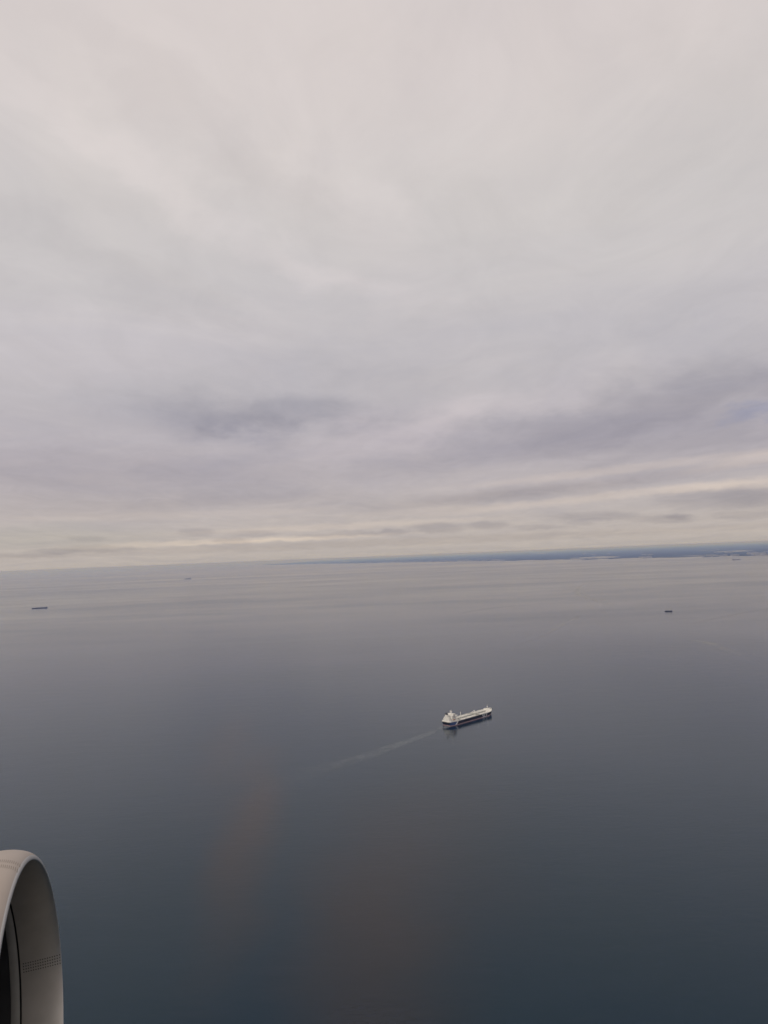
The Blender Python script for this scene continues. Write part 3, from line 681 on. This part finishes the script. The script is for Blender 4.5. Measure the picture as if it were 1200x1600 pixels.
def blade_bm():
    bm = bmesh.new(); rows = []
    for i in range(9):
        r = 0.26 + (R0 - TI - 0.012 - 0.26) * i / 8; tw = math.radians(25 + 38 * i / 8); ch = 0.11 + 0.05 * math.sin(i / 8 * math.pi)
        cx = -LI - 0.50 + 0.03 * math.sin(i / 8 * math.pi)
        row = []
        for (c, th) in ((-1, 0.0), (-0.4, 0.007), (0.4, 0.006), (1, 0.0), (0.4, -0.006), (-0.4, -0.007)):
            row.append(bm.verts.new((cx + ch * c * math.cos(tw) - th * math.sin(tw), r, ch * c * math.sin(tw) + th * math.cos(tw))))
        rows.append(row)
    for A, B in zip(rows, rows[1:]):
        for k in range(6): bm.faces.new((A[k], A[(k + 1) % 6], B[(k + 1) % 6], B[k]))
    bm.faces.new(rows[-1]); bm.faces.new(rows[0][::-1]); bmesh.ops.recalc_face_normals(bm, faces=bm.faces); return bm
b0 = obj('fan_blade', blade_bm(), BLADE, eng, smooth=True)
for k in range(1, 24):
    o = b0.copy(); C.objects.link(o); o.parent = eng; o.rotation_euler = (2 * math.pi * k / 24, 0, 0)
# exhaust, pylon and the little strake on the side of the cowl
revolve([(-3.55, 0.62), (-3.9, 0.50), (-4.2, 0.42)], 'core_nozzle', BLADE, n=96)
revolve([(-4.0, 0.30), (-4.5, 0.12), (-4.7, 0.001)], 'exhaust_cone', BLADE, n=48)
def pylon(bm):
    pts = [(-1.3, 0.93), (-2.0, 1.22), (-4.4, 1.45), (-4.9, 1.35), (-4.4, 0.45), (-3.2, 0.60)]
    A = [bm.verts.new((x, y, -0.13)) for x, y in pts]; B = [bm.verts.new((x, y, 0.13)) for x, y in pts]
    bm.faces.new(A); bm.faces.new(B[::-1])
    for i in range(len(pts)): bm.faces.new((A[i], B[i], B[(i + 1) % len(pts)], A[(i + 1) % len(pts)]))
    bmesh.ops.recalc_face_normals(bm, faces=bm.faces)
bm = bmesh.new(); pylon(bm); obj('pylon', bm, COWL, eng)
# cowl joint behind the lip
def surf_in(x):     # inner radius of the lip at depth x
    c = 1 + x / LI; ph = -math.acos(max(-1, min(1, c))); return R0 + TI * math.sin(ph), ph
def surf_out(x):
    c = 1 + x / LO; ph = math.acos(max(-1, min(1, c))); return R0 + TO * math.sin(ph), ph
def drop_disc(bm, x, th, r, rad, push):      # small round hole shown as a sunk dark disc with a rim
    e = Vector((0, math.cos(th), math.sin(th))); tdir = Vector((0, -math.sin(th), math.cos(th))); a = Vector((1, 0, 0))
    p = a * x + e * (r + push); q = p + e * (-push * 0.5)
    A = [bm.verts.new(p + (a * math.cos(2 * math.pi * k / 10) + tdir * math.sin(2 * math.pi * k / 10)) * rad) for k in range(10)]
    B = [bm.verts.new(q + (a * math.cos(2 * math.pi * k / 10) + tdir * math.sin(2 * math.pi * k / 10)) * rad * 0.9) for k in range(10)]
    for k in range(10): bm.faces.new((A[k], A[(k + 1) % 10], B[(k + 1) % 10], B[k]))
    bm.faces.new(B)
bm = bmesh.new()
for row, thd in enumerate((262.7, 263.85, 265.0, 266.15)):
    for k in range(16):
        x = -0.228 + k * 0.0144 if False else -0.226 + k * 0.01445
        if x > -0.006: continue
        r, ph = surf_in(x); drop_disc(bm, x, math.radians(thd - 0.0), r, 0.0038, -0.0012)
tag(obj('vent_holes', bm, HOLE, eng), 'four rows of small dark holes inside the intake', kind='stuff')
bm = bmesh.new()
for row, thd in enumerate((355.6, 359.6)):
    for k in range(13):
        x = -0.125 + k * 0.0096
        if x > -0.004: continue
        r, ph = surf_out(x)
        th = math.radians(thd + k * 0.0); n = 4
        prev = None
        for i in range(n + 1):
            t_ = th + math.radians(2.2) * (i / n - 0.5); e = Vector((0, math.cos(t_), math.sin(t_)))
            xa, xb = x - 0.0012 + 0.004 * (i / n - 0.5), x + 0.0012 + 0.004 * (i / n - 0.5)
            ra, rb = surf_out(min(-1e-5, xa))[0], surf_out(min(-1e-5, xb))[0]
            q = (bm.verts.new(Vector((xa, 0, 0)) + e * (ra + 0.0009)), bm.verts.new(Vector((xb, 0, 0)) + e * (rb + 0.0009)))
            if prev: bm.faces.new((prev[0], prev[1], q[1], q[0]))
            prev = q
tag(obj('vent_slots', bm, SLOT, eng), 'two rows of faint slots on top of the cowl', kind='stuff')
